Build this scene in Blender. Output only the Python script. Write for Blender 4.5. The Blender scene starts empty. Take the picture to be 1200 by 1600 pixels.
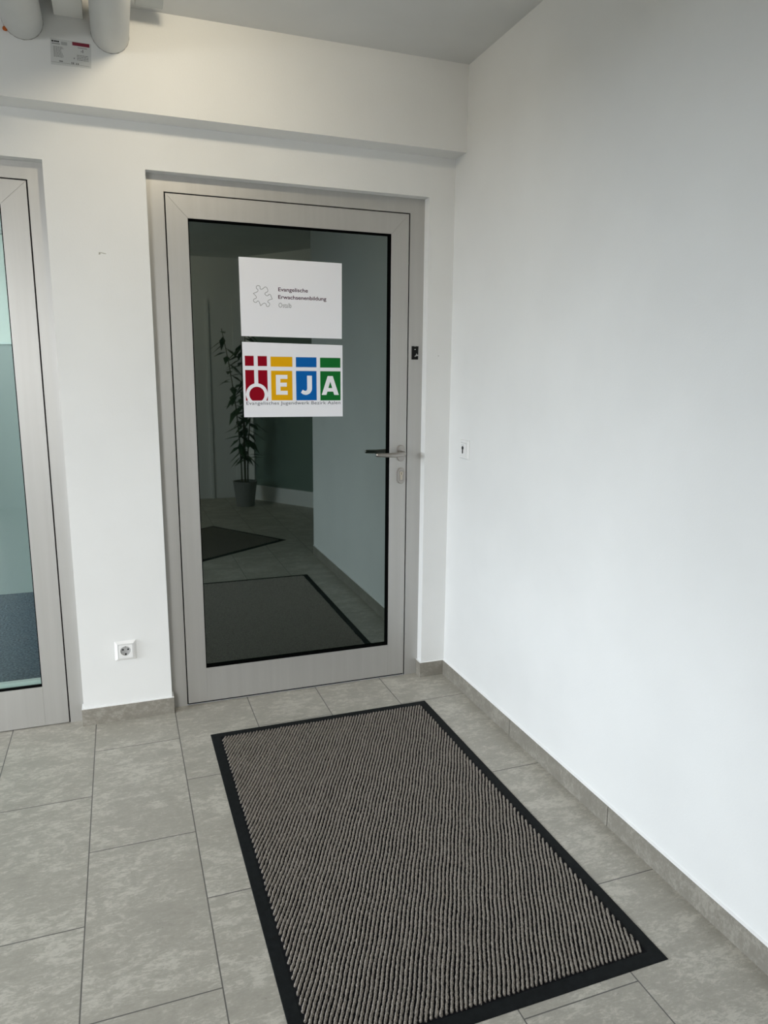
import bpy, bmesh, math, random
from mathutils import Vector, Matrix
random.seed(7)
PI = math.pi
scn = bpy.context.scene
COL = scn.collection

# ------------------------------------------------------------------ camera
cam_d = bpy.data.cameras.new('camera')
cam = bpy.data.objects.new('camera', cam_d); COL.objects.link(cam)
FW = Vector((0.33724218, 0.92227209, -0.18889655))
RT = Vector((0.93965553, -0.34203706, 0.00762451))
UP = Vector((0.05757775, 0.18006899, 0.98196739))
M = Matrix((RT, UP, -FW)).transposed().to_4x4()
M.translation = Vector((-1.34688194, -2.86436794, 1.36687045))
cam.matrix_world = M
cam_d.sensor_fit = 'HORIZONTAL'; cam_d.sensor_width = 36.0
cam_d.lens = 36.0 * 1128.0 / 1200.0
cam_d.clip_start = 0.05
scn.camera = cam

# ------------------------------------------------------------------ light, world, exposure
scn.view_settings.view_transform = 'Standard'
scn.view_settings.look = 'None'
scn.view_settings.gamma = 1.0
scn.view_settings.use_curve_mapping = False
scn.view_settings.exposure = 0.13
W = bpy.data.worlds.new('world'); scn.world = W; W.use_nodes = True
bg = W.node_tree.nodes['Background']
bg.inputs[0].default_value = (0.90, 0.95, 1.0, 1); bg.inputs[1].default_value = 0.35

def area(name, loc, direction, sx, sy, power, color, spread=PI):
    d = bpy.data.lights.new(name, 'AREA'); d.shape = 'RECTANGLE'; d.size = sx; d.size_y = sy
    d.energy = power; d.color = color; d.spread = spread
    o = bpy.data.objects.new(name, d); COL.objects.link(o)
    o.location = loc; o.rotation_euler = Vector(direction).to_track_quat('-Z', 'Y').to_euler()
    return o
# daylight through the big window of the left wall of the corridor
area('sky_beyond_window', (-9.0, -1.0, 2.65), (1, 0, -0.17), 6.5, 2.1, 880, (0.86, 0.93, 1.0))
# daylight through the glazed entrance behind the photographer
area('sky_beyond_entrance', (-3.9, -9.5, 2.6), (0.15, 1, -0.15), 4.4, 2.2, 860, (0.93, 0.945, 0.95))
# office behind the left door
area('office_wall_fill', (-2.6, 2.15, 1.25), (0.05, 1, 0.1), 1.6, 0.5, 12, (0.86, 1.0, 0.95))  # fill light hidden behind the divider, added to brighten the office wall
area('office_lamp', (-2.5, 1.35, 2.45), (0.1, 0.25, -1), 1.0, 0.4, 13, (0.97, 1.0, 1.0))
LAMP_POWER = 2.9
LAMP_COLOR = (1.0, 0.87, 0.65)
LP = Vector((-1.15, -.86, 2.478))            # mouth of the ceiling spotlight
LD = Vector((-.10, 1.0, -.75)).normalized()  # the way it points

# ------------------------------------------------------------------ materials
def mat(name, color, rough=0.6, metal=0.0, spec=0.5, coat=0.0):
    m = bpy.data.materials.new(name); m.use_nodes = True
    b = m.node_tree.nodes['Principled BSDF']
    b.inputs['Base Color'].default_value = (*color, 1)
    b.inputs['Roughness'].default_value = rough
    b.inputs['Metallic'].default_value = metal
    b.inputs['Specular IOR Level'].default_value = spec
    b.inputs['Coat Weight'].default_value = coat
    return m

def nodes(m):
    return m.node_tree.nodes, m.node_tree.links, m.node_tree.nodes['Principled BSDF']

def noise_mix(m, c1, c2, scale, detail=4, lo=0.35, hi=0.65, stretch=(1, 1, 1), bump=0.0, bscale=None, rough=None):
    N, L, b = nodes(m)
    tc = N.new('ShaderNodeTexCoord'); mp = N.new('ShaderNodeMapping'); mp.inputs['Scale'].default_value = stretch
    L.new(tc.outputs['Object'], mp.inputs['Vector'])
    n = N.new('ShaderNodeTexNoise'); n.inputs['Scale'].default_value = scale; n.inputs['Detail'].default_value = detail
    L.new(mp.outputs[0], n.inputs['Vector'])
    r = N.new('ShaderNodeValToRGB')
    r.color_ramp.elements[0].position = lo; r.color_ramp.elements[0].color = (*c1, 1)
    r.color_ramp.elements[1].position = hi; r.color_ramp.elements[1].color = (*c2, 1)
    L.new(n.outputs['Fac'], r.inputs['Fac']); L.new(r.outputs['Color'], b.inputs['Base Color'])
    if bump:
        n2 = N.new('ShaderNodeTexNoise'); n2.inputs['Scale'].default_value = bscale or scale * 4; n2.inputs['Detail'].default_value = 5
        L.new(tc.outputs['Object'], n2.inputs['Vector'])
        bp = N.new('ShaderNodeBump'); bp.inputs['Strength'].default_value = bump; bp.inputs['Distance'].default_value = 0.002
        L.new(n2.outputs['Fac'], bp.inputs['Height']); L.new(bp.outputs[0], b.inputs['Normal'])
    return m

WALL = noise_mix(mat('white_wall_paint', (.8, .8, .78), .85, spec=.2), (.77, .775, .765), (.80, .805, .795), 3, bump=.12, bscale=160)
CEIL = noise_mix(mat('ceiling_paint', (.7, .7, .68), .9, spec=.2), (.66, .665, .655), (.71, .715, .705), 2.5, bump=.25, bscale=22)
CAULK = mat('white_caulk', (.84, .84, .83), .5)
ALU = noise_mix(mat('silver_aluminium', (.5, .5, .49), .45, metal=.6), (.475, .468, .45), (.50, .493, .475), 40, stretch=(1, 1, .04))
def brushed(m):
    N, L, b = nodes(m); t = N.new('ShaderNodeCombineXYZ'); t.inputs[0].default_value = 1.0
    b.inputs['Anisotropic'].default_value = .4; L.new(t.outputs[0], b.inputs['Tangent'])
brushed(ALU)
ALU_L = mat('light_aluminium', (.72, .76, .76), .35, metal=.2)
STEEL = mat('brushed_steel', (.40, .375, .35), .3, metal=1.0)
DARKSTEEL = mat('dark_keyway', (.02, .02, .02), .5)
RUBBER = mat('black_gasket', (.002, .002, .002), .9, spec=.02)
SLOT = mat('black_slot', (.012, .012, .012), .8, spec=.1)
MATRUB = noise_mix(mat('mat_rubber', (.012, .014, .016), .7, spec=.15), (.005, .0065, .007), (.008, .010, .011), 60, bump=.3, bscale=600)
MATBASE = mat('mat_base', (.008, .008, .010), .9, spec=.1)
PILE = noise_mix(mat('mat_pile', (.2, .19, .17), .95, spec=.05), (.13, .115, .10), (.47, .425, .375), 420, detail=2, lo=.3, hi=.7, bump=.8, bscale=900)
PAPER = mat('white_paper', (.85, .855, .90), .8, spec=.1)
PLASTIC = mat('white_plastic', (.82, .82, .81), .3)
PLASTIC_G = mat('grey_socket_well', (.42, .42, .42), .4)
BLACK = mat('black_plastic', (.004, .004, .004), .5, spec=.2)
RED = mat('print_red', (.27, .002, .012), .5, spec=.08)
YELLOW = mat('print_yellow', (.78, .40, .004), .5, spec=.08)
BLUE = mat('print_blue', (.004, .12, .42), .5, spec=.08)
GREEN = mat('print_green', (.008, .15, .028), .5, spec=.08)
INK = mat('print_ink', (.07, .08, .10), .6, spec=.08)
INK_P = mat('print_plum', (.07, .02, .045), .6, spec=.08)
INK_G = mat('print_grey', (.24, .25, .25), .6, spec=.08)
INK_L = mat('print_light', (.42, .43, .43), .6, spec=.08)
PIPE = noise_mix(mat('pipe_jacket', (.6, .6, .58), .45), (.60, .605, .59), (.64, .645, .63), 6)
PIPE_EDGE = mat('pipe_edge', (.30, .29, .27), .7)
ORANGE = mat('orange_foam', (.45, .10, .01), .8)
BOXM = mat('grey_box', (.50, .52, .51), .5)
DUCT = mat('white_duct', (.76, .76, .73), .45)
CHIP = mat('bare_plaster', (.36, .36, .31), .9)
GREYWALL = mat('grey_panel', (.44, .46, .45), .7)
FROSTW = mat('office_panel', (.55, .60, .60), .5)
LEAF = mat('leaf', (.03, .07, .03), .5)
POT = mat('pot', (.2, .2, .19), .6)
SOIL = mat('soil', (.03, .02, .015), .9)

def glass_opaque():
    m = mat('dark_green_backed_glass', (.002, .004, .003), .015, spec=.9)
    N, L, b = nodes(m); b.inputs['IOR'].default_value = 2.6
    b.inputs['Specular Tint'].default_value = (.86, 1.0, .95, 1); b.inputs['Specular IOR Level'].default_value = .5
    return m
DOORGLASS = glass_opaque()

def clear_glass():
    m = bpy.data.materials.new('tinted_clear_glass'); m.use_nodes = True
    N, L = m.node_tree.nodes, m.node_tree.links
    N.remove(N['Principled BSDF']); out = N['Material Output']
    t = N.new('ShaderNodeBsdfTransparent'); t.inputs[0].default_value = (.88, .95, .935, 1)
    g = N.new('ShaderNodeBsdfGlossy'); g.inputs['Roughness'].default_value = .02; g.inputs[0].default_value = (.9, 1, .98, 1)
    f = N.new('ShaderNodeFresnel'); f.inputs['IOR'].default_value = 1.5
    x = N.new('ShaderNodeMixShader')
    L.new(f.outputs[0], x.inputs[0]); L.new(t.outputs[0], x.inputs[1]); L.new(g.outputs[0], x.inputs[2]); L.new(x.outputs[0], out.inputs[0])
    return m
CLEAR = clear_glass()

def stone(name, brick=True):
    m = mat(name, (.3, .3, .28), .42, spec=.45)
    N, L, b = nodes(m)
    tc = N.new('ShaderNodeTexCoord')
    sep = N.new('ShaderNodeSeparateXYZ'); L.new(tc.outputs['Object'], sep.inputs[0])
    def math_(op, a, v=None, a2=None):
        n = N.new('ShaderNodeMath'); n.operation = op; L.new(a, n.inputs[0])
        if a2 is not None: L.new(a2, n.inputs[1])
        elif v is not None: n.inputs[1].default_value = v
        return n.outputs[0]
    # mottling: soft clouds plus fine streaks running across the tile
    def noise(scale, detail, st, rough=.6, dist=0):
        mp = N.new('ShaderNodeMapping'); mp.inputs['Scale'].default_value = st; L.new(tc.outputs['Object'], mp.inputs[0])
        n = N.new('ShaderNodeTexNoise'); n.inputs['Scale'].default_value = scale; n.inputs['Detail'].default_value = detail
        n.inputs['Roughness'].default_value = rough; n.inputs['Distortion'].default_value = dist
        L.new(mp.outputs[0], n.inputs['Vector']); return n.outputs['Fac'], n
    c1, n1 = noise(5.5, 10, (.85, 1.2, 1), .78, .2)
    c2, n2 = noise(34, 8, (.7, 1.5, 1), .78, .6)
    c3, n3 = noise(120, 5, (.6, 1.6, 1), .7)
    if brick:
        u = math_('ADD', sep.outputs[1], .2284 + .3 + 12.0)
        v = math_('ADD', sep.outputs[0], .3007 + 6.0)
        cb = N.new('ShaderNodeCombineXYZ'); L.new(u, cb.inputs[0]); L.new(v, cb.inputs[1])
        bt = N.new('ShaderNodeTexBrick'); L.new(cb.outputs[0], bt.inputs['Vector'])
        bt.offset = .5; bt.offset_frequency = 2; bt.squash = 1
        bt.inputs['Scale'].default_value = 1; bt.inputs['Brick Width'].default_value = .6; bt.inputs['Row Height'].default_value = .3
        bt.inputs['Mortar Size'].default_value = .0017; bt.inputs['Mortar Smooth'].default_value = .15; bt.inputs['Bias'].default_value = 0
        bt.inputs['Color1'].default_value = (0, 0, 0, 1); bt.inputs['Color2'].default_value = (1, 1, 1, 1); bt.inputs['Mortar'].default_value = (.5, .5, .5, 1)
        # shift the clouds per tile
        sc = N.new('ShaderNodeVectorMath'); sc.operation = 'SCALE'; L.new(bt.outputs['Color'], sc.inputs[0]); sc.inputs['Scale'].default_value = 7.3
        for n in (n1, n2):
            add = N.new('ShaderNodeVectorMath'); add.operation = 'ADD'
            src = n.inputs['Vector'].links[0].from_socket
            L.new(src, add.inputs[0]); L.new(sc.outputs[0], add.inputs[1]); L.new(add.outputs[0], n.inputs['Vector'])
    s = math_('MULTIPLY', c1, .75); s2 = math_('MULTIPLY', c2, .70); s3 = math_('MULTIPLY', c3, .35)
    tot = math_('ADD', math_('ADD', s, a2=s2), a2=s3)
    r = N.new('ShaderNodeValToRGB'); e = r.color_ramp.elements
    e[0].position = .55; e[0].color = (.28, .265, .228, 1)
    e[1].position = 1.25; e[1].color = (.52, .495, .435, 1)
    e2 = e.new(.90); e2.color = (.385, .364, .315, 1)
    L.new(tot, r.inputs['Fac'])
    # dark pits and pale flecks
    vor = N.new('ShaderNodeTexVoronoi'); vor.inputs['Scale'].default_value = 38; L.new(tc.outputs['Object'], vor.inputs['Vector'])
    pit = N.new('ShaderNodeValToRGB'); pit.color_ramp.elements[0].position = .03; pit.color_ramp.elements[0].color = (.45, .45, .43, 1)
    pit.color_ramp.elements[1].position = .075; pit.color_ramp.elements[1].color = (1, 1, 1, 1); L.new(vor.outputs['Distance'], pit.inputs['Fac'])
    mul = N.new('ShaderNodeMixRGB'); mul.blend_type = 'MULTIPLY'; mul.inputs[0].default_value = .55
    L.new(r.outputs[0], mul.inputs[1]); L.new(pit.outputs[0], mul.inputs[2])
    last = mul.outputs[0]
    c4, n4 = noise(46, 6, (.45, 1.9, 1), .8, 1.2)
    fl = N.new('ShaderNodeValToRGB'); fl.color_ramp.elements[0].position = .60; fl.color_ramp.elements[0].color = (0, 0, 0, 1)
    fl.color_ramp.elements[1].position = .72; fl.color_ramp.elements[1].color = (.42, .42, .42, 1); L.new(c4, fl.inputs['Fac'])
    m2 = N.new('ShaderNodeMixRGB'); L.new(fl.outputs[0], m2.inputs[0]); L.new(last, m2.inputs[1]); m2.inputs[2].default_value = (.60, .58, .53, 1)
    last = m2.outputs[0]
    if brick:
        mx = N.new('ShaderNodeMixRGB'); L.new(bt.outputs['Fac'], mx.inputs[0]); L.new(last, mx.inputs[1]); mx.inputs[2].default_value = (.12, .114, .105, 1)
        last = mx.outputs[0]
        inv = math_('SUBTRACT', bt.outputs['Fac'], 0); inv = math_('MULTIPLY', bt.outputs['Fac'], -1.0)
        bp = N.new('ShaderNodeBump'); bp.inputs['Strength'].default_value = .6; bp.inputs['Distance'].default_value = .002
        h = math_('ADD', inv, a2=math_('MULTIPLY', c2, .12)); L.new(h, bp.inputs['Height']); L.new(bp.outputs[0], b.inputs['Normal'])
    else:
        dk = N.new('ShaderNodeMixRGB'); dk.blend_type = 'MULTIPLY'; dk.inputs[0].default_value = 1; L.new(last, dk.inputs[1]); dk.inputs[2].default_value = (.62, .613, .605, 1)
        last = dk.outputs[0]
    L.new(last, b.inputs['Base Color'])
    rr = N.new('ShaderNodeMapRange'); rr.inputs['From Min'].default_value = .3; rr.inputs['From Max'].default_value = .7
    rr.inputs['To Min'].default_value = .36; rr.inputs['To Max'].default_value = .52; L.new(c2, rr.inputs[0]); L.new(rr.outputs[0], b.inputs['Roughness'])
    return m
TILE = stone('grey_stone_tile', True)
SKIRT = stone('grey_stone_skirting', False)

def carpet_mat():
    m = mat('blue_carpet', (.05, .09, .13), .95, spec=.05)
    noise_mix(m, (.020, .045, .078), (.115, .170, .240), 95, detail=3, lo=.38, hi=.64, bump=.6, bscale=200)
    return m
CARPET = carpet_mat()

def emis(name, color, strength):
    m = mat(name, (.8, .8, .8), .4); N, L, b = nodes(m)
    b.inputs['Emission Color'].default_value = (*color, 1); b.inputs['Emission Strength'].default_value = strength
    return m
LAMP = emis('lit_lens', LAMP_COLOR, 6.0)

# ------------------------------------------------------------------ mesh helpers
def link(name, me, m=None, parent=None):
    o = bpy.data.objects.new(name, me); COL.objects.link(o)
    if m is not None and not me.materials: me.materials.append(m)
    if parent is not None: o.parent = parent
    return o

def obj(name, bm, m=None, parent=None, smooth=False, mats=None):
    bmesh.ops.recalc_face_normals(bm, faces=bm.faces[:])
    me = bpy.data.meshes.new(name); bm.to_mesh(me); bm.free()
    if mats:
        for k in mats: me.materials.append(k)
    if smooth:
        for p in me.polygons: p.use_smooth = True
    return link(name, me, m, parent)

def bx(bm, x0, x1, y0, y1, z0, z1, bevel=0, segs=2, mi=0):
    vs = [bm.verts.new((x, y, z)) for x in (x0, x1) for y in (y0, y1) for z in (z0, z1)]
    F = [(0, 1, 3, 2), (4, 6, 7, 5), (0, 4, 5, 1), (2, 3, 7, 6), (0, 2, 6, 4), (1, 5, 7, 3)]
    fs = [bm.faces.new([vs[i] for i in f]) for f in F]
    for f in fs: f.material_index = mi
    if bevel:
        es = list({e for f in fs for e in f.edges})
        bmesh.ops.bevel(bm, geom=es, offset=bevel, segments=segs, affect='EDGES', profile=.5)
    return bm

def poly(bm, pts, axis, a, b, mi=0):
    """extrude a 2D outline between a and b along an axis ('x': pts are (y,z), 'y': (x,z), 'z': (x,y))"""
    def P(p, t): return {'x': (t, p[0], p[1]), 'y': (p[0], t, p[1]), 'z': (p[0], p[1], t)}[axis]
    A = [bm.verts.new(P(p, a)) for p in pts]; B = [bm.verts.new(P(p, b)) for p in pts]
    n = len(pts); fs = [bm.faces.new(A), bm.faces.new(B[::-1])]
    for i in range(n): fs.append(bm.faces.new([A[i], B[i], B[(i + 1) % n], A[(i + 1) % n]]))
    for f in fs: f.material_index = mi
    return fs

def circle(cx, cz, r, n=32, a0=0, a1=2 * PI, rz=None):
    rz = rz or r; full = abs(a1 - a0 - 2 * PI) < 1e-6
    return [(cx + r * math.cos(a0 + (a1 - a0) * i / (n if full else n - 1)), cz + rz * math.sin(a0 + (a1 - a0) * i / (n if full else n - 1))) for i in range(n)]

def stadium(cx, cz, w, h, n=12):
    r = w / 2; s = h / 2 - r
    return [(cx + r * math.cos(PI * i / n), cz + s + r * math.sin(PI * i / n)) for i in range(n + 1)] + \
           [(cx + r * math.cos(PI + PI * i / n), cz - s + r * math.sin(PI + PI * i / n)) for i in range(n + 1)]

def frame(bm, x0, x1, z0, z1, ws, y0, y1, mitre=True):
    """picture frame in the xz plane, ws = widths left,right,bottom,top; mitred or butt joints"""
    l, r, b, t = ws
    o = [(x0, z0), (x1, z0), (x1, z1), (x0, z1)]; i = [(x0 + l, z0 + b), (x1 - r, z0 + b), (x1 - r, z1 - t), (x0 + l, z1 - t)]
    for k in range(4):
        q = [o[k], o[(k + 1) % 4], i[(k + 1) % 4], i[k]]
        if not mitre and k == 0: q = [(x0 + l, z0), (x1 - r, z0), i[1], i[0]]
        if not mitre and k == 1: q = [(x1 - r, z0), o[1], o[2], i[2]]
        if not mitre and k == 3: q = [o[3], o[0], (x0 + l, z0), i[3]]
        poly(bm, q, 'y', y0, y1)

def loft(bm, rings, cap=True):
    R = [[bm.verts.new(p) for p in ring] for ring in rings]; n = len(R[0])
    for a, b in zip(R, R[1:]):
        for i in range(n): bm.faces.new([a[i], a[(i + 1) % n], b[(i + 1) % n], b[i]])
    if cap: bm.faces.new(R[0][::-1]); bm.faces.new(R[-1])

def tube(bm, pts, rad, n=12, flat=1.0, up=Vector((0, 0, 1))):
    pts = [Vector(p) for p in pts]; rings = []
    for k, p in enumerate(pts):
        t = (pts[min(k + 1, len(pts) - 1)] - pts[max(k - 1, 0)]).normalized()
        s = t.cross(up)
        s = s.normalized() if s.length > 1e-4 else Vector((1, 0, 0))
        u = s.cross(t).normalized(); r = rad[k] if isinstance(rad, (list, tuple)) else rad
        rings.append([p + s * r * flat * math.cos(2 * PI * i / n) + u * r * math.sin(2 * PI * i / n) for i in range(n)])
    loft(bm, rings)

def empty(name, loc=(0, 0, 0), rotz=0):
    o = bpy.data.objects.new(name, None); COL.objects.link(o); o.location = loc; o.rotation_euler = (0, 0, rotz)
    o.empty_display_size = .1; return o

def thing(o, label, cat, group=None):
    o['label'] = label; o['category'] = cat
    if group: o['group'] = group
    return o

def struct(o, label=None):
    o['kind'] = 'structure'
    if label: o['label'] = label
    return o

def text_mesh(name, s, x0, x1, z0, z1, y, m, parent, bold=0.0, lo=False, space=1.0, depth=.0002):
    """one line of print on a sheet facing -y, its outline fitted into the given rectangle (metres)"""
    cu = bpy.data.curves.new(name, 'FONT'); cu.body = s; cu.size = 1; cu.offset = bold; cu.space_character = space; cu.resolution_u = 6
    o = bpy.data.objects.new(name, cu); COL.objects.link(o)
    dg = bpy.context.evaluated_depsgraph_get(); dg.update()
    me = bpy.data.meshes.new_from_object(o.evaluated_get(dg))
    bpy.data.objects.remove(o); bpy.data.curves.remove(cu)
    xs = [v.co.x for v in me.vertices]; ys = [v.co.y for v in me.vertices]
    ax, bx_, ay, by = min(xs), max(xs), min(ys), max(ys)
    for v in me.vertices:
        v.co = Vector((x0 + (v.co.x - ax) / (bx_ - ax) * (x1 - x0), y - depth, z0 + (v.co.y - ay) / (by - ay) * (z1 - z0)))
    me.materials.clear()
    return link(name, me, m, parent)

# ------------------------------------------------------------------ dimensions (metres)
HC, HB, PB = 2.5375, 2.2222, .0989
L_, R_, H1, X3 = -1.2098, -.114, 2.0685, -1.5421
REC = .0449
X4 = -2.66
TB, HBASE = .007, .0682
YE = -2.25          # where the right wall ends
BACK = -5.0

# ------------------------------------------------------------------ structure
bm = bmesh.new(); bx(bm, -4.1, 1.6, -5.15, .05, -.10, 0)
struct(obj('floor', bm, TILE))
bm = bmesh.new(); bx(bm, -4.1, 1.6, -5.15, .2, HC, HC + .12)
struct(obj('ceiling', bm, CEIL))
bm = bmesh.new()
bx(bm, X3, L_, 0, .2, 0, H1); bx(bm, R_, 0, 0, .2, 0, H1); bx(bm, -4.1, X4, 0, .2, 0, H1)
bx(bm, -4.1, 0, 0, .2, H1, HB); bx(bm, -4.1, 0, -PB, .2, HB, HC)
struct(obj('wall_front', bm, WALL))
bm = bmesh.new(); bx(bm, 0, .15, YE, .2, 0, HC)
struct(obj('wall_right', bm, WALL))
# left wall with the wide window opening
bm = bmesh.new(); wy0, wy1, wz0, wz1 = -2.6, -.15, .1, 2.05
bx(bm, -4.25, -4.1, -5.15, wy0, 0, HC); bx(bm, -4.25, -4.1, wy1, .2, 0, HC)
bx(bm, -4.25, -4.1, wy0, wy1, 0, wz0); bx(bm, -4.25, -4.1, wy0, wy1, wz1, HC)
struct(obj('wall_left', bm, GREYWALL))
wf = struct(empty('window_1', (-4.17, (wy0 + wy1) / 2, wz0)))
bm = bmesh.new(); yy = (wy1 - wy0) / 2
for a, b, c, d in ((-yy, -yy + .06, 0, wz1 - wz0), (yy - .06, yy, 0, wz1 - wz0), (-.03, .03, .06, wz1 - wz0 - .06), (-yy + .06, yy - .06, 0, .06), (-yy + .06, yy - .06, wz1 - wz0 - .06, wz1 - wz0)):
    bx(bm, -.03, .03, a, b, c, d)
obj('window_frame', bm, ALU, wf)
# back wall of the corridor, with the glazed entrance opening
bm = bmesh.new()
bx(bm, -4.1, -4.05, BACK - .15, BACK, 0, HC); bx(bm, -2.60, .0, BACK - .15, BACK, 0, HC); bx(bm, -4.05, -2.60, BACK - .15, BACK, 2.15, HC)
struct(obj('wall_back', bm, WALL))
bm = bmesh.new(); bx(bm, -.16, -.03, BACK, BACK + .02, 0, 2.1); bx(bm, -.44, -.41, BACK, BACK + .02, 0, 2.1)
struct(obj('trim_1', bm, WALL))
# slanted glazed side of the corridor, seen only mirrored in the door glass
sl = struct(empty('window_2', (-.02, BACK + .12, 0), math.atan2(.59, .41)))
LS = 2.1
bm = bmesh.new()
bx(bm, 0, LS, -.03, .03, 0, .16); bx(bm, 0, LS, -.03, .03, 2.15, HC); bx(bm, 0, .08, -.03, .03, .16, 2.15)
bx(bm, LS - .08, LS, -.03, .03, .16, 2.15); bx(bm, .98, 1.06, -.03, .03, .16, 2.15)
obj('window_frame', bm, WALL, sl)
bm = bmesh.new(); bx(bm, .08, .98, -.006, .006, .16, 2.15); bx(bm, 1.06, LS - .08, -.006, .006, .16, 2.15)
obj('glass_pane', bm, mat('dark_pane', (.16, .22, .19), .35), sl)
bm = bmesh.new(); bx(bm, 1.15, 1.3, -3.2, YE, 0, HC); bx(bm, .15, 1.3, YE, YE + .12, 0, HC)
struct(obj('wall_alcove', bm, GREYWALL))

# skirting tiles
def cap_strip(bm, *a): bx(bm, *a)
bm = bmesh.new(); y = -.0; J = [.0, -.6208 + .0] + [-.6208 - .6 * i for i in (1, 2)] + [YE]
for a, b in zip(J, J[1:]): bx(bm, -TB, 0, b + .0014, a - .0014, 0.0, HBASE)
br = struct(obj('baseboard_right', bm, SKIRT))
bm = bmesh.new(); bx(bm, -.004, 0, YE, 0, 0.001, HBASE - .001); obj('grout', bm, SLOT, br)
bm = bmesh.new(); poly(bm, [(-TB, HBASE), (0, HBASE + .004), (0, HBASE)], 'y', YE, -.0); obj('caulk_bead', bm, CAULK, br)
bm = bmesh.new(); bx(bm, R_ - TB, -TB, -TB, 0, 0, HBASE); bx(bm, R_ - TB, R_, 0, REC - .001, 0, HBASE)
bf = struct(obj('baseboard_front', bm, SKIRT))
bm = bmesh.new(); bx(bm, R_ - TB, -TB, -TB, 0, HBASE, HBASE + .0022); bx(bm, R_ - TB, R_, 0, REC - .001, HBASE, HBASE + .0022); obj('caulk_bead', bm, CAULK, bf)
bm = bmesh.new(); bx(bm, X3 - TB, L_ + TB, -TB, 0, 0, HBASE); bx(bm, L_, L_ + TB, 0, REC - .001, 0, HBASE); bx(bm, X3 - TB, X3, 0, REC - .001, 0, HBASE)
bp_ = struct(obj('baseboard_pier', bm, SKIRT))
bm = bmesh.new(); bx(bm, X3 - TB, L_ + TB, -TB, 0, HBASE, HBASE + .003); bx(bm, L_, L_ + TB, 0, REC - .001, HBASE, HBASE + .003); bx(bm, X3 - TB, X3, 0, REC - .001, HBASE, HBASE + .003)
obj('caulk_bead', bm, CAULK, bp_)

# ------------------------------------------------------------------ doors
GAP = .0045
def make_door(name, x0, x1, lx0, lx1, ltop, lbot, gx0, gx1, gz0, gz1, glass, label):
    d = struct(empty(name, ((x0 + x1) / 2, REC, 0)), label); ox = (x0 + x1) / 2
    X = lambda v: v - ox; y = 0.0
    # fixed frame: left jamb, right jamb, head
    bm = bmesh.new()
    a0, a1, b0, b1 = X(x0) + .0003, X(lx0) - GAP, X(lx1) + GAP, X(x1) - .0003
    bx(bm, a0, a1, y, y + .075, 0, ltop + GAP); bx(bm, b0, b1, y, y + .075, 0, ltop + GAP)
    bx(bm, a0, b1, y, y + .075, ltop + GAP, H1 - .0003)
    obj('door_frame', bm, ALU, d)
    bm = bmesh.new()       # rebate and seal seen through the slot
    bx(bm, X(lx0) - GAP - .003, X(lx0) + .0, y + .012, y + .07, 0, ltop + GAP); bx(bm, X(lx1), X(lx1) + GAP + .003, y + .012, y + .07, 0, ltop + GAP)
    bx(bm, X(lx0), X(lx1), y + .012, y + .07, ltop, ltop + GAP + .003); bx(bm, X(lx0), X(lx1), y + .008, y + .07, .0, lbot)
    obj('door_seal', bm, SLOT, d)
    # leaf: mitred stiles and rails
    bm = bmesh.new()
    frame(bm, X(lx0), X(lx1), lbot, ltop, (gx0 - lx0, lx1 - gx1, gz0 - lbot, ltop - gz1), y - .001, y + .062, mitre=False)
    bmesh.ops.bevel(bm, geom=[e for e in bm.edges if abs(e.verts[0].co.y - (y - .001)) < 1e-5 and abs(e.verts[1].co.y - (y - .001)) < 1e-5], offset=.0007, segments=1, affect='EDGES')
    leaf = obj('door_leaf', bm, ALU, d)
    bm = bmesh.new(); g = .0035
    frame(bm, X(gx0) - .0001, X(gx1) + .0001, gz0 - .0001, gz1 + .0001, (g, g, g, g), y + .002, y + .0215)
    obj('glazing_gasket', bm, RUBBER, d)
    bm = bmesh.new(); bx(bm, X(gx0) + .0005, X(gx1) - .0005, y + .0200, y + .0265, gz0 + .0005, gz1 - .0005)
    obj('glass_pane', bm, glass, d)
    return d, ox

d1, ox1 = make_door('door_1', L_, R_, -1.1433, -.1832, 2.006, .0088, -1.0658, -.2604, .1548, 1.9243, DOORGLASS,
                    'closed aluminium door with dark green backed glass and two posters')
d2, ox2 = make_door('door_2', X4, X3, -2.60, -1.6008, 2.006, .0030, -2.515, -1.6860, .1640, 1.9243, CLEAR,
                    'aluminium door with clear glass at the left edge, blue carpet behind it')
# inner glazing bead of the clear door
bm = bmesh.new(); frame(bm, -2.515 - ox2, -1.6860 - ox2, .164, 1.9243, (.006, .006, .016, .006), .034, .058); obj('glazing_bead', bm, PLASTIC, d2)
# backing so nothing shows behind the opaque door
bm = bmesh.new(); bx(bm, L_, R_, .16, .2, 0, H1); struct(obj('wall_closet', bm, WALL))

# lever handle
HX, HZ = -.2090 - ox1, 1.0268
bm = bmesh.new(); fs = poly(bm, stadium(HX, HZ, .0355, .0725), 'y', -.0095, -.0012)
bmesh.ops.bevel(bm, geom=[e for e in bm.edges if all(abs(v.co.y + .0095) < 1e-5 for v in e.verts)], offset=.003, segments=3, affect='EDGES')
rose = None
bmh = bmesh.new()
path = [(HX, -.006, HZ + .002), (HX, -.030, HZ + .002), (HX + .000, -.044, HZ + .002), (HX - .006, -.053, HZ + .002), (HX - .020, -.0575, HZ + .001), (HX - .045, -.0585, HZ - .001),
        (HX - .075, -.0565, HZ - .0015), (HX - .105, -.0535, HZ), (HX - .122, -.0525, HZ + .001), (HX - .129, -.0522, HZ + .001), (HX - .1315, -.0522, HZ + .001)]
tube(bmh, path, [.0095, .0095, .0097, .0100, .0102, .0098, .0092, .0086, .0082, .0074, .0045], 16)
handle = obj('door_handle', bmh, STEEL, d1, smooth=True)
rose = obj('handle_rose', bm, STEEL, handle)
KZ = .9285
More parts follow.
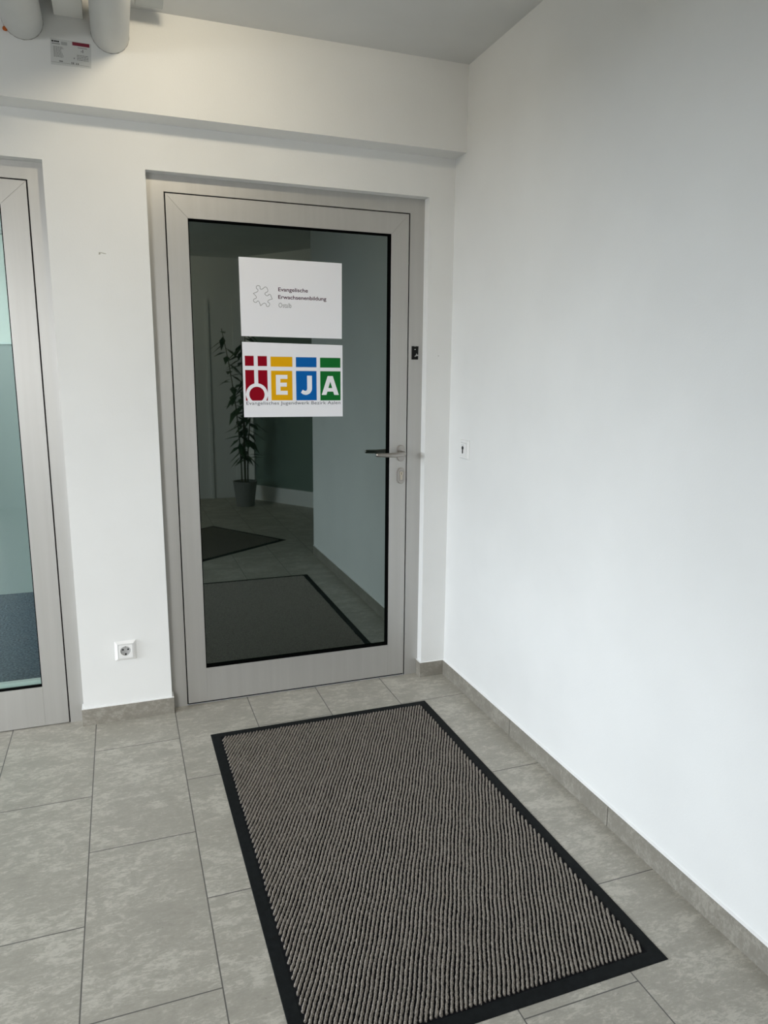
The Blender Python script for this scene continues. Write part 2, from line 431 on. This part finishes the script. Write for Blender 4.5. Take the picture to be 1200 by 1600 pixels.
bm = bmesh.new(); poly(bm, stadium(HX + .0015, KZ, .0350, .0725), 'y', -.0085, -.0012)
bmesh.ops.bevel(bm, geom=[e for e in bm.edges if all(abs(v.co.y + .0085) < 1e-5 for v in e.verts)], offset=.003, segments=3, affect='EDGES')
esc = obj('lock_escutcheon', bm, STEEL, d1)
kx = HX + .0015; arc = circle(kx, KZ + .010, .0085, 20, -PI / 2 + .55, 1.5 * PI - .55)
prof = arc + [(kx - .0045, KZ - .014), (kx - .003, KZ - .018), (kx + .003, KZ - .018), (kx + .0045, KZ - .014)]
bm = bmesh.new(); poly(bm, prof, 'y', -.0105, -.008); cyl = obj('lock_cylinder', bm, mat('lock_brass', (.52, .47, .38), .3, metal=1), esc)
bm = bmesh.new(); poly(bm, [(kx - .001, KZ + .015), (kx + .001, KZ + .015), (kx + .0008, KZ + .005), (kx - .0008, KZ + .005)], 'y', -.0108, -.0104)
frame(bm, kx - .0098, kx + .0098, KZ - .021, KZ + .0215, (.0006, .0006, .0006, .0006), -.0088, -.0084)
obj('keyway', bm, DARKSTEEL, esc)

# black strike-like plate stuck on the frame
bm = bmesh.new()
cx_, z0_, z1_ = -.1486, 1.4246, 1.4800
xa, xb = -.1640, -.1331
out = [(xa, z0_), (xb - .0012, z0_), (xb - .0010, 1.4400), (-.1440, 1.4385), (-.1475, 1.4350), (-.1510, 1.4372), (-.1490, 1.4405), (-.1450, 1.4430), (-.1418, 1.4515), (-.1375, 1.4445), (xb - .0008, 1.4450),
       (xb, z1_), (-.1472, z1_), (-.1490, 1.4760), (-.1508, z1_), (xa, z1_)]
poly(bm, out, 'y', REC - .0016, REC - .0001, mi=0)
poly(bm, circle(-.1488, 1.4667, .0022, 16), 'y', REC - .0019, REC - .0014, mi=1)
thing(obj('sensor_plate', bm, mats=[BLACK, ALU_L]), 'small black notched plate with a pale dot on the door frame above the handle', 'plate')

# ------------------------------------------------------------------ posters on the glass
GY = REC + .020
def sheet(name, pts, label):
    o = empty(name, ((pts[0][0] + pts[2][0]) / 2, GY, pts[2][1])); bm = bmesh.new()
    q = [(p[0] - o.location.x, p[1] - o.location.z) for p in pts]
    poly(bm, q, 'y', -.0007, -.0001); obj('paper_sheet', bm, PAPER, o); thing(o, label, 'poster'); return o
p1 = sheet('poster', [(-.8801, 1.8025), (-.4658, 1.8010), (-.4668, 1.5040), (-.8779, 1.5057)],
           'white sheet with grey puzzle outline and plum lettering, upper one on the door glass')
p2 = sheet('poster', [(-.8760, 1.4837), (-.4642, 1.4784), (-.4638, 1.1873), (-.8758, 1.1888)],
           'white sheet with red, yellow, blue and green letter blocks, lower one on the door glass')
def rel(o, x, z): return (x - o.location.x, z - o.location.z)
def tm(o, name, s, x0, x1, z0, z1, m, **k):
    (a, c), (b, d) = rel(o, x0, z0), rel(o, x1, z1); return text_mesh(name, s, a, b, c, d, -.0007, m, o, **k)
tm(p1, 'lettering', 'Evangelische', -.7277, -.6076, 1.6765, 1.6957, INK_P, bold=.017)
tm(p1, 'lettering', 'Erwachsenenbildung', -.7284, -.5317, 1.6478, 1.6668, INK_P, bold=.017)
tm(p1, 'lettering', 'Ostalb', -.7273, -.6760, 1.6192, 1.6372, INK_G, bold=-.004)
PZ = [(-0.8268, 1.6686), (-0.8158, 1.673), (-0.8087, 1.6778), (-0.8086, 1.6839), (-0.8138, 1.6881), (-0.8136, 1.6956), (-0.8073, 1.6989), (-0.8001, 1.6963), (-0.7997, 1.6888), (-0.7951, 1.6851), (-0.7871, 1.6893), (-0.7807, 1.6947), (-0.7744, 1.6938), (-0.7698, 1.6856), (-0.77, 1.678), (-0.7796, 1.6725), (-0.7807, 1.667), (-0.7735, 1.6618), (-0.7671, 1.6645), (-0.7655, 1.6676), (-0.7592, 1.6664), (-0.7562, 1.6589), (-0.7522, 1.6506), (-0.7612, 1.6481), (-0.7692, 1.6432), (-0.77, 1.6377), (-0.7637, 1.6343), (-0.7639, 1.6267), (-0.7697, 1.621), (-0.776, 1.6232), (-0.7774, 1.6301), (-0.7837, 1.6335), (-0.7917, 1.6296), (-0.7988, 1.6229), (-0.8026, 1.6328), (-0.8066, 1.6402), (-0.8119, 1.64), (-0.8152, 1.6353), (-0.8224, 1.6356), (-0.8266, 1.6415), (-0.8243, 1.647), (-0.8163, 1.651), (-0.8152, 1.6565), (-0.8207, 1.6638)]
def catmull(P, k=5, sharp=()):
    n = len(P); o = []
    for i in range(n):
        p0, a, b, p3 = [Vector(P[(i + j) % n]) for j in (-1, 0, 1, 2)]
        if i in sharp: p0 = a
        if (i + 1) % n in sharp: p3 = b
        for s in range(k):
            t = s / k
            o.append(.5 * ((2 * a) + (b - p0) * t + (2 * p0 - 5 * a + 4 * b - p3) * t * t + (3 * a - p0 - 3 * b + p3) * t ** 3))
    return o
pl = catmull(PZ, 5, sharp=(0, 22, 33)); n = len(pl); bm = bmesh.new(); w = .0009
ins, outs = [], []
for i, p in enumerate(pl):
    t = (pl[(i + 1) % n] - pl[i - 1]).normalized(); nn = Vector((-t.y, t.x))
    for lst, s in ((ins, 1), (outs, -1)):
        q = p + nn * w * s; x, z = rel(p1, q.x, q.y); lst.append(bm.verts.new((x, -.0009, z)))
for i in range(n): bm.faces.new([ins[i], outs[i], outs[(i + 1) % n], ins[(i + 1) % n]])
obj('puzzle_outline', bm, mat('print_outline', (.16, .17, .17), .6), p1)

def blocks(name, m, shapes):
    bm = bmesh.new()
    for s in shapes: poly(bm, [rel(p2, *q) for q in s], 'y', -.0009, -.0007)
    return obj(name, bm, m, p2)
def rect(x0, x1, z0, z1): return [(x0, z0), (x1, z0), (x1, z1), (x0, z1)]
# red: two small squares, two shafts cut by the ring, the disc
CX, CZ, RO, RI = -.8220, 1.2790, .0440, .0305
def shaft(x0, x1, zt, side):
    pts = [(x0, zt), (x1, zt)]; A = []
    k = 14
    for i in range(k + 1):
        x = (x1 + (x0 - x1) * i / k); dx = x - CX
        A.append((x, CZ + math.sqrt(max(RO * RO - dx * dx, 0))))
    return pts + A
def corner(x0, x1, s):
    # little foot between the ring and the lower edge of the red block
    zb = 1.2545; pts = []
    k = 8; xi = CX + s * math.sqrt(RO * RO - (CZ - zb) ** 2); xe = x1 if s > 0 else x0
    xe2 = max(min(xe, CX + RO), CX - RO)
    arc = []
    for i in range(k + 1):
        z = zb + (CZ - .002 - zb) * i / k
        arc.append((CX + s * math.sqrt(RO * RO - (CZ - z) ** 2), z))
    arc = [(min(p[0], xe) if s > 0 else max(p[0], xe), p[1]) for p in arc]
    return [(xe, zb)] + arc if abs(arc[-1][0] - xe) > 1e-6 else [(xe + s * .0001, zb)] + arc
disc = circle(CX, CZ, RI, 40, -math.asin((CZ - 1.2545) / RI), PI + math.asin((CZ - 1.2545) / RI))
blocks('red_print', RED, [rect(-.8668, -.8318, 1.3912, 1.4302), rect(-.8159, -.7792, 1.3907, 1.4299), shaft(-.8668, -.8313, 1.3750, -1), shaft(-.8158, -.7785, 1.3746, 1),
                          disc, [(-.8668, 1.2545), (-.8590, 1.2545), (-.8655, 1.2720), (-.8668, 1.2790)], [(-.7785, 1.2545), (-.7785, 1.2720), (-.7850, 1.2545)]])
blocks('yellow_print', YELLOW, [rect(-.7645, -.6757, 1.3890, 1.4284), rect(-.7638, -.6770, 1.2552, 1.3730)])
blocks('blue_print', BLUE, [rect(-.6612, -.5752, 1.3882, 1.4278), rect(-.6613, -.5757, 1.2548, 1.3730)])
blocks('green_print', GREEN, [rect(-.5602, -.4736, 1.3873, 1.4270), rect(-.5600, -.4733, 1.2538, 1.3728)])
def letter(name, shape, tri=None):
    bm = bmesh.new(); poly(bm, [rel(p2, *q) for q in shape], 'y', -.0012, -.0009, 0)
    mats = [PAPER]
    if tri: poly(bm, [rel(p2, *q) for q in tri], 'y', -.0014, -.0012, 1); mats.append(GREEN)
    return obj(name, bm, mats=mats, parent=p2)
x0, x1, z0, z1 = -.7447, -.6970, 1.2777, 1.3566; st = .0185; t = .0158
letter('letter', [(x0, z0), (x1, z0), (x1, z0 + t), (x0 + st, z0 + t), (x0 + st, 1.3100), (x1 - .003, 1.3100), (x1 - .003, 1.3100 + t), (x0 + st, 1.3100 + t), (x0 + st, z1 - t), (x1, z1 - t), (x1, z1), (x0, z1)])
# J
xr, xl, zt, zb = -.5952, -.6155, 1.3543, 1.2768
oc = (-.6225, 1.3035)
outer = [(oc[0] + (xr - oc[0]) * math.cos(a), oc[1] - (oc[1] - zb) * math.sin(a)) for a in [PI / 2 * i / 10 for i in range(11)]]
inner = [(oc[0] + (xl - oc[0]) * math.cos(a), 1.3035 - .0105 * math.sin(a)) for a in [PI / 2 * i / 6 for i in range(7)]]
letter('letter', [(xl, zt), (xr, zt)] + outer + [(-.6330, 1.2790), (-.6420, 1.2860), (-.6345, 1.2975), (-.6290, 1.2945)] + inner[::-1])
letter('letter', [(-.5543, 1.2765), (-.5345, 1.2765), (-.5300, 1.2900), (-.5050, 1.2900), (-.5005, 1.2763), (-.4807, 1.2763), (-.5065, 1.3533), (-.5285, 1.3533)],
       [(-.5257, 1.3045), (-.5092, 1.3045), (-.5174, 1.3305)])
tm(p2, 'lettering', 'Evangelisches Jugendwerk Bezirk Aalen', -.8652, -.4742, 1.2338, 1.2512, INK, bold=.0, space=1.05)

# ------------------------------------------------------------------ socket
SX, SZ = -1.3755, .2915
so = empty('wall_socket', (SX, 0, SZ)); thing(so, 'white plastic power socket low on the wall between the two doors', 'socket')
def tapered_plate(bm, h, h2, d, hole):
    """square frame with sloping sides, facing -y"""
    def ring(r, y): return [bm.verts.new((sx * r, y, sz * r)) for sx, sz in ((-1, -1), (1, -1), (1, 1), (-1, 1))]
    rs = [ring(h, -.0003), ring(h, -.0025), ring(h2, -d), ring(hole, -d), ring(hole, -.001)]
    for a, b in zip(rs, rs[1:]):
        for i in range(4): bm.faces.new([a[i], a[(i + 1) % 4], b[(i + 1) % 4], b[i]])
bm = bmesh.new(); tapered_plate(bm, .0395, .0300, .0115, .0272)
bmesh.ops.bevel(bm, geom=[e for e in bm.edges if e.calc_length() > .05 and all(v.co.y < -.002 for v in e.verts)], offset=.0008, segments=2, affect='EDGES')
obj('cover_frame', bm, PLASTIC, so)
bm = bmesh.new()     # insert with a round well
N_ = 40; r0 = .0193
sq = []
for i in range(N_):
    a = 2 * PI * i / N_; c, s = math.cos(a), math.sin(a); k = .0265 / max(abs(c), abs(s)); sq.append((c * k, s * k, c, s))
A = [bm.verts.new((p[0], -.001, p[1])) for p in sq]; B = [bm.verts.new((p[0], -.0125, p[1])) for p in sq]
C_ = [bm.verts.new((p[2] * r0, -.0125, p[3] * r0)) for p in sq]; D = [bm.verts.new((p[2] * (r0 - .0005), -.0020, p[3] * (r0 - .0005))) for p in sq]
for a, b in ((A, B), (B, C_), (C_, D)):
    for i in range(N_): bm.faces.new([a[i], a[(i + 1) % N_], b[(i + 1) % N_], b[i]])
obj('socket_insert', bm, PLASTIC, so)
bm = bmesh.new(); poly(bm, circle(0, 0, .0190, 40), 'y', -.0030, -.0012); well = obj('socket_well', bm, PLASTIC_G, so)
bm = bmesh.new()
for s in (-1, 1): poly(bm, circle(s * .0095, .003, .0034, 16), 'y', -.0034, -.0028)
poly(bm, rect(-.0028, .0028, -.0180, -.0125), 'y', -.0075, -.0028); poly(bm, rect(-.0022, .0022, .0145, .0180), 'y', -.0060, -.0028)
obj('contact_hole', bm, BLACK, well)

# ------------------------------------------------------------------ key switch on the right wall
ks = empty('key_switch', (0, -.1610, 1.0575), PI / 2 * 3); thing(ks, 'white square key switch with black keyhole on the right wall', 'switch')
# local -y faces out of the wall (world -x)
bm = bmesh.new(); tapered_plate(bm, .0400, .0350, .0085, .0275)
obj('cover_frame', bm, PLASTIC, ks)
bm = bmesh.new(); bx(bm, -.0268, .0268, -.0105, -.001, -.0268, .0268, bevel=.001, segs=2); obj('switch_insert', bm, PLASTIC, ks)
kxx = -.004
arc = circle(kxx, .006, .0078, 20, -PI / 2 + .45, 1.5 * PI - .45)
bm = bmesh.new(); poly(bm, arc + [(kxx - .0034, -.015), (kxx, -.0175), (kxx + .0034, -.015)], 'y', -.0120, -.0105); cy = obj('lock_cylinder', bm, BLACK, ks)
bm = bmesh.new(); poly(bm, [(kxx - .010, .0165), (kxx - .006, .0165), (kxx - .008, .0205)], 'y', -.0108, -.0105); poly(bm, [(kxx + .006, .0165), (kxx + .010, .0165), (kxx + .008, .0205)], 'y', -.0108, -.0105)
poly(bm, [(kxx - .0012, .015), (kxx + .0012, .015), (kxx, .021)], 'y', -.0108, -.0105)
obj('direction_mark', bm, INK_G, ks)

# ------------------------------------------------------------------ plaster chips / screw hole
def chip(name, pts, x, z, s, label, m=CHIP):
    bm = bmesh.new(); poly(bm, [(x + a * s, z + b * s) for a, b in pts], 'y', -.0006, .0002)
    thing(obj(name, bm, m), label, 'chip')
chip('wall_chip', [(-1, -1.3), (-.2, -.9), (.9, -.6), (.4, -.2), (-.2, .1), (1.2, .35), (3.0, -.1), (5.2, -.35), (5.1, .1), (3.0, .5), (1.3, .8), (-.6, .9), (-.9, .4)], -1.3775, 1.7755, .0040,
     'small grey chip in the white paint between the two doors')
chip('wall_chip', [(-1, -.5), (.6, -.8), (1.2, 0), (.5, .6), (-.8, .6)], -.0593, 1.4406, .0030,
     'tiny filled screw hole in the narrow white wall right of the door', mat('filler', (.55, .56, .54), .8))

# ------------------------------------------------------------------ pipes, duct, box, inspection sheet, ceiling lamp
def pipe(cx, cz, r, label, y1=-2.2):
    o = empty('insulated_pipe', (cx, -PB, cz)); L = y1 + PB
    bm = bmesh.new(); n = 48
    loft(bm, [[(r * k * math.cos(2 * PI * i / n), y, r * k * math.sin(2 * PI * i / n)) for i in range(n)] for y, k in ((-.0005, .995), (-.004, 1), (L, 1))])
    obj('pipe_jacket', bm, PIPE, o, smooth=True)
    bm = bmesh.new()
    loft(bm, [[((r + .0006 + .0006 * math.sin(i * 2.3)) * math.cos(2 * PI * i / n), y, (r + .0006 + .0006 * math.sin(i * 2.3)) * math.sin(2 * PI * i / n)) for i in range(n)] for y in (-.0003, -.0030)])
    obj('pipe_collar', bm, PIPE_EDGE, o)
    for yy_ in (-.75, -1.5):
        bm = bmesh.new(); loft(bm, [[((r + .003) * math.cos(2 * PI * i / n), y, (r + .003) * math.sin(2 * PI * i / n)) for i in range(n)] for y in (yy_, yy_ - .025)])
        cl = obj('pipe_clamp', bm, STEEL, o)
        bm = bmesh.new(); bx(bm, -.005, .005, yy_ - .0175, yy_ - .0075, r, HC - cz - .0005); obj('hanger_rod', bm, STEEL, cl)
    thing(o, label, 'pipe')
    return o
pipe(-1.3030, 2.4500, .0590, 'grey insulated pipe under the ceiling, right one of two beside the paper sheet')
pa = pipe(-1.5620, 2.4540, .0600, 'grey insulated pipe with orange foam blob, in the top left corner under the ceiling')
bm = bmesh.new(); bmesh.ops.create_icosphere(bm, subdivisions=2, radius=.0075, matrix=Matrix.Translation((-.0500, -.006, -.0375)) @ Matrix.Diagonal((1, .7, .9, 1)))
for v in bm.verts: v.co += Vector((random.uniform(-1, 1), 0, random.uniform(-1, 1))) * .0009
s_ = obj('sealing_foam', bm, ORANGE, pa); s_['label'] = 'orange foam blob at the pipe end'
bm = bmesh.new(); bx(bm, -1.4685, -1.3815, -2.2, -PB - .0003, 2.4790, 2.5365, bevel=.002, segs=2)
for yy_ in (-.8, -1.5): bx(bm, -1.4695, -1.3805, yy_ - .015, yy_ + .015, 2.478, 2.537)
thing(obj('cable_duct', bm, DUCT), 'white rectangular cable duct under the ceiling between the two grey pipes', 'duct')
jb = empty('junction_box', (-1.1850, -.2500, 2.4940)); thing(jb, 'flat grey box on the ceiling, right of the two pipes', 'box')
bm = bmesh.new(); bx(bm, -.0420, .0420, -.0600, .0270, 0, .0260, bevel=.0025); obj('box_body', bm, BOXM, jb)
bm = bmesh.new(); bx(bm, -.0300, .0300, -.0400, .0180, .0255, .0432); obj('mounting_plate', bm, DUCT, jb)

sh = empty('inspection_sheet', (-1.4250, -PB, 2.3350)); thing(sh, 'small white printed sheet with a red bar stuck under the pipes', 'sheet')
def rs(x, z): return (x + 1.4250, z - 2.3350)
bm = bmesh.new(); poly(bm, [rs(*p) for p in ((-1.4842, 2.4115), (-1.3625, 2.4100), (-1.3668, 2.3370), (-1.4872, 2.3340))], 'y', -.0008, -.0001); obj('paper_sheet', bm, mat('sheet_paper', (.62, .63, .62), .5), sh)
def marks(name, m, rects):
    bm = bmesh.new()
    for a, b, c, d in rects: poly(bm, [rs(*p) for p in rect(a, b, c, d)], 'y', -.0011, -.0008)
    obj(name, bm, m, sh)
marks('red_bar', mat('dull_red', (.20, .008, .03), .5), [(-1.4195, -1.3680, 2.3985, 2.4085)])
lg = []
random.seed(3)
x = -1.4810
for wd in (.006, .003, .005, .004, .005): lg.append((x, x + wd - .0008, 2.4010, 2.4055)); x += wd
marks('logo_mark', BLACK, lg)
ln = [(-1.4805, -1.4565, 2.3955, 2.3975)]
for i in range(9):
    z = 2.3870 - i * .0036; x = -1.4770
    end = -1.4470 - random.uniform(0, .008)
    while x < end:
        w_ = random.uniform(.003, .008); ln.append((x, min(x + w_, end), z, z + .0014)); x += w_ + .0011
ln += [(-1.4040, -1.3760, 2.3925, 2.3940)]
for i in range(4):
    z = 2.3700 - i * .0045; x = -1.4080
    while x < -1.3740:
        w_ = random.uniform(.003, .008); ln.append((x, min(x + w_, -1.3735), z, z + .0015)); x += w_ + .0012
ln += [(-1.4860, -1.3720, 2.3452 - .0035, 2.3452 - .0029), (-1.3905, -1.3880, 2.3800, 2.3890), (-1.3950, -1.3925, 2.3815, 2.3845), (-1.4180, -1.4150, 2.3585, 2.3620)]
ln += ( [(-1.4620, -1.4510, 2.3450, 2.3480), (-1.4260, -1.4235, 2.3430, 2.3480), (-1.4215, -1.4180, 2.3430, 2.3480), (-1.4120, -1.4095, 2.3425, 2.3475), (-1.4070, -1.4040, 2.3425, 2.3475)])
marks('small_print', mat('faint_print', (.16, .16, .16), .6), ln)
marks('grey_block', INK_L, [(-1.4530, -1.4350, 2.3950, 2.4045)])

def spotlight(P0, D0, power, label):
    lp = empty('ceiling_spotlight', (P0.x, P0.y, HC)); thing(lp, label, 'lamp')
    s = -1 if D0.y > 0 else 1
    bm = bmesh.new(); poly(bm, circle(0, s * .10, .055, 36), 'z', -.014, -.0003); obj('lamp_base', bm, PLASTIC, lp)
    hd = P0 - Vector((P0.x, P0.y, HC))
    bm = bmesh.new(); tube(bm, [(0, s * .10, -.013), tuple(hd - D0 * .06)], .008, 10); obj('arm', bm, PLASTIC, lp)
    bm = bmesh.new(); tube(bm, [tuple(hd - D0 * .105), tuple(hd - D0 * .10), tuple(hd - D0 * .02), tuple(hd - D0 * .006)], [.036, .045, .055, .055], 32)
    head = obj('spot_head', bm, PLASTIC, lp, smooth=True)
    bm = bmesh.new(); tube(bm, [tuple(hd - D0 * .006), tuple(hd - D0 * .002)], .049, 32); obj('lens', bm, LAMP, head)
    ld = bpy.data.lights.new('spotlight_glow', 'AREA'); ld.shape = 'DISK'; ld.size = .095; ld.energy = power; ld.color = LAMP_COLOR
    lo = bpy.data.objects.new('spotlight_glow', ld); COL.objects.link(lo); lo.location = P0 + D0 * .002; lo.rotation_euler = D0.to_track_quat('-Z', 'Y').to_euler()
spotlight(LP, LD, LAMP_POWER, 'small white ceiling spotlight turned towards the door wall, lit warm white')
spotlight(Vector((-1.75, -3.7, 2.46)), Vector((.55, -1, -.6)).normalized(), 10.0, 'unseen white ceiling spotlight added to brighten the back of the corridor')  # extra lamp out of view, added so the mirrored back wall reads brighter

# ------------------------------------------------------------------ floor mat
def ribbed_mat(name, loc, rotz, w, l, label, fine=True):
    """local frame: x 0..w, y 0..-l, far left corner at the origin"""
    o = empty(name, loc, rotz); b = .034
    bm = bmesh.new()
    o2 = [(0, 0), (w, 0), (w, -l), (0, -l)]
    def ring(k, z): return [bm.verts.new((min(max(x, k), w - k), max(min(y, -k), -l + k), z)) for x, y in o2]
    rg = [ring(0, .0002), ring(.0012, .0018), ring(b - .004, .0026), ring(b, .0022)]
    for a, c in zip(rg, rg[1:]):
        for i in range(4): bm.faces.new([a[i], a[(i + 1) % 4], c[(i + 1) % 4], c[i]])
    bm.faces.new(rg[0][::-1])
    obj('rubber_border', bm, MATRUB, o)
    bm = bmesh.new(); bx(bm, b, w - b, -l + b, -b, .0005, .0023); obj('backing', bm, MATBASE, o)
    # diagonal looped ribs
    random.seed(11)
    d = Vector((.452, .892)); d.normalize(); nrm = Vector((d.y, -d.x)); pitch = .01065; step = .0042 if fine else .02
    x0, x1, y0, y1 = b + .002, w - b - .002, -l + b + .002, -b - .002
    verts, faces = [], []
    corners = [Vector(c).dot(nrm) for c in ((x0, y0), (x1, y0), (x1, y1), (x0, y1))]
    k0, k1 = int(min(corners) / pitch) - 1, int(max(corners) / pitch) + 1
    prof = [(-1, .0), (-.80, .62), (0, 1), (.80, .62), (1, .0)]
    for k in range(k0, k1 + 1):
        c = nrm * (k * pitch)
        lo, hi = -1e9, 1e9
        for ax, (a, bb) in ((0, (x0, x1)), (1, (y0, y1))):
            t0, t1 = (a - c[ax]) / d[ax], (bb - c[ax]) / d[ax]
            lo, hi = max(lo, min(t0, t1)), min(hi, max(t0, t1))
        if hi - lo < .02: continue
        lo += random.uniform(0, .003); hi -= random.uniform(0, .003)
        m = max(2, int((hi - lo) / step)); base = len(verts)
        wide = random.uniform(.95, 1.05); ph = random.uniform(0, 6)
        for s in range(m + 1):
            t = lo + (hi - lo) * s / m; p = c + d * t
            wob = .0009 * math.sin(p.x * 23 + p.y * 31 + 1.3 * math.sin(k * .21)) + .00015 * math.sin(t * 90 + ph)
            jit = random.uniform(-.0008, .0008)
            hw = .0036 * wide * random.uniform(.76, 1.18); h = .0066 * random.uniform(.75, 1.15)
            if s in (0, m): hw *= .55; h *= .6
            for a, z in prof:
                q = p + nrm * (a * hw + wob + jit); verts.append((q.x, q.y, .0018 + z * h))
        for s in range(m):
            for j in range(4):
                a = base + s * 5 + j; faces.append((a, a + 1, a + 6, a + 5))
        faces.append(tuple(base + j for j in range(5))); faces.append(tuple(base + m * 5 + 4 - j for j in range(5)))
    me = bpy.data.meshes.new('ribbed_pile'); me.from_pydata(verts, [], faces)
    for p in me.polygons: p.use_smooth = True
    r = link('ribbed_pile', me, PILE, o); r['kind'] = 'stuff'
    thing(o, label, 'mat'); return o
ribbed_mat('entrance_mat', (-1.0877, -.2390, 0), .0028, .8929, 1.4647, 'large brown-grey ribbed mat with black rubber border on the tiles before the door')
ribbed_mat('entrance_mat', (-.10, -2.77, 0), -PI / 2 - .60, .90, 1.45, 'dark mat lying askew, seen only as a reflection in the door glass', fine=False)

# ------------------------------------------------------------------ plant mirrored in the glass
pt = empty('potted_plant', (-.16, -4.45, 0)); thing(pt, 'leafy plant seen only as a reflection in the door glass', 'plant')
bm = bmesh.new(); n = 28
loft(bm, [[(r * math.cos(2 * PI * i / n), r * math.sin(2 * PI * i / n), z) for i in range(n)] for r, z in ((.09, .001), (.12, .24), (.125, .26), (.11, .26), (.105, .235))]); obj('pot', bm, POT, pt)
bm = bmesh.new(); poly(bm, circle(0, 0, .104, 24), 'z', .22, .238); obj('soil', bm, SOIL, pt)
random.seed(5)
bms, bml = bmesh.new(), bmesh.new()
for s in range(4):
    a = s * 1.7; lean = Vector((math.cos(a) * .16, math.sin(a) * .12, 0)); H = 1.55 + .12 * s
    P = [Vector((math.cos(a) * .03, math.sin(a) * .03, .23)) + lean * (k / 8) ** 2 + Vector((0, 0, (H - .23) * k / 8)) for k in range(9)]
    tube(bms, P, [.008 - .0006 * k for k in range(9)], 8)
    for j in range(34):
        f = .18 + .82 * j / 34; k = f * 8; i = min(int(k), 7); q = P[i].lerp(P[i + 1], k - i)
        b = random.uniform(0, 2 * PI); L = random.uniform(.13, .22); dr = Vector((math.cos(b), math.sin(b), random.uniform(-.9, .1))).normalized()
        sd = dr.cross(Vector((0, 0, 1))).normalized() * L * .17
        V = [q, q + dr * L * .35 + sd, q + dr * L + Vector((0, 0, -.02)), q + dr * L * .35 - sd, q + dr * L * .4 + Vector((0, 0, .006))]
        vs = [bml.verts.new(v) for v in V]
        for f_ in ((0, 1, 4), (1, 2, 4), (2, 3, 4), (3, 0, 4)): bml.faces.new([vs[z] for z in f_])
obj('stem', bms, mat('stem', (.06, .06, .03), .7), pt); o = obj('foliage', bml, LEAF, pt); o['kind'] = 'stuff'

# ------------------------------------------------------------------ office behind the clear door
bm = bmesh.new(); bx(bm, -4.1, -1.25, .05, 3.3, -.10, -.0005)
struct(obj('floor_office', bm, CARPET))
bm = bmesh.new(); bx(bm, -4.1, -1.25, .2, 3.3, HC, HC + .12); struct(obj('ceiling_office', bm, CEIL))
bm = bmesh.new(); bx(bm, -1.40, -1.25, .2, 3.3, 0, HC); bx(bm, -4.25, -4.1, .2, 3.3, 0, HC); bx(bm, -4.25, -1.25, 3.3, 3.45, 0, HC)
struct(obj('wall_office', bm, WALL))
sc_ = empty('room_divider', (-2.6, 1.98, 0)); thing(sc_, 'grey half-height room divider standing on blue carpet behind the clear glass door', 'divider')
bm = bmesh.new(); bx(bm, -1.19, 1.19, 0, .04, .0005, 1.517); obj('divider_panel', bm, FROSTW, sc_)
bm = bmesh.new(); bx(bm, -1.19, 1.19, -.004, .044, 1.517, 1.529); obj('top_edge', bm, ALU_L, sc_)
bm = bmesh.new(); bx(bm, -4.1, -1.40, 1.99, 2.02, 2.135, 2.158); struct(obj('trim_2', bm, GREYWALL))
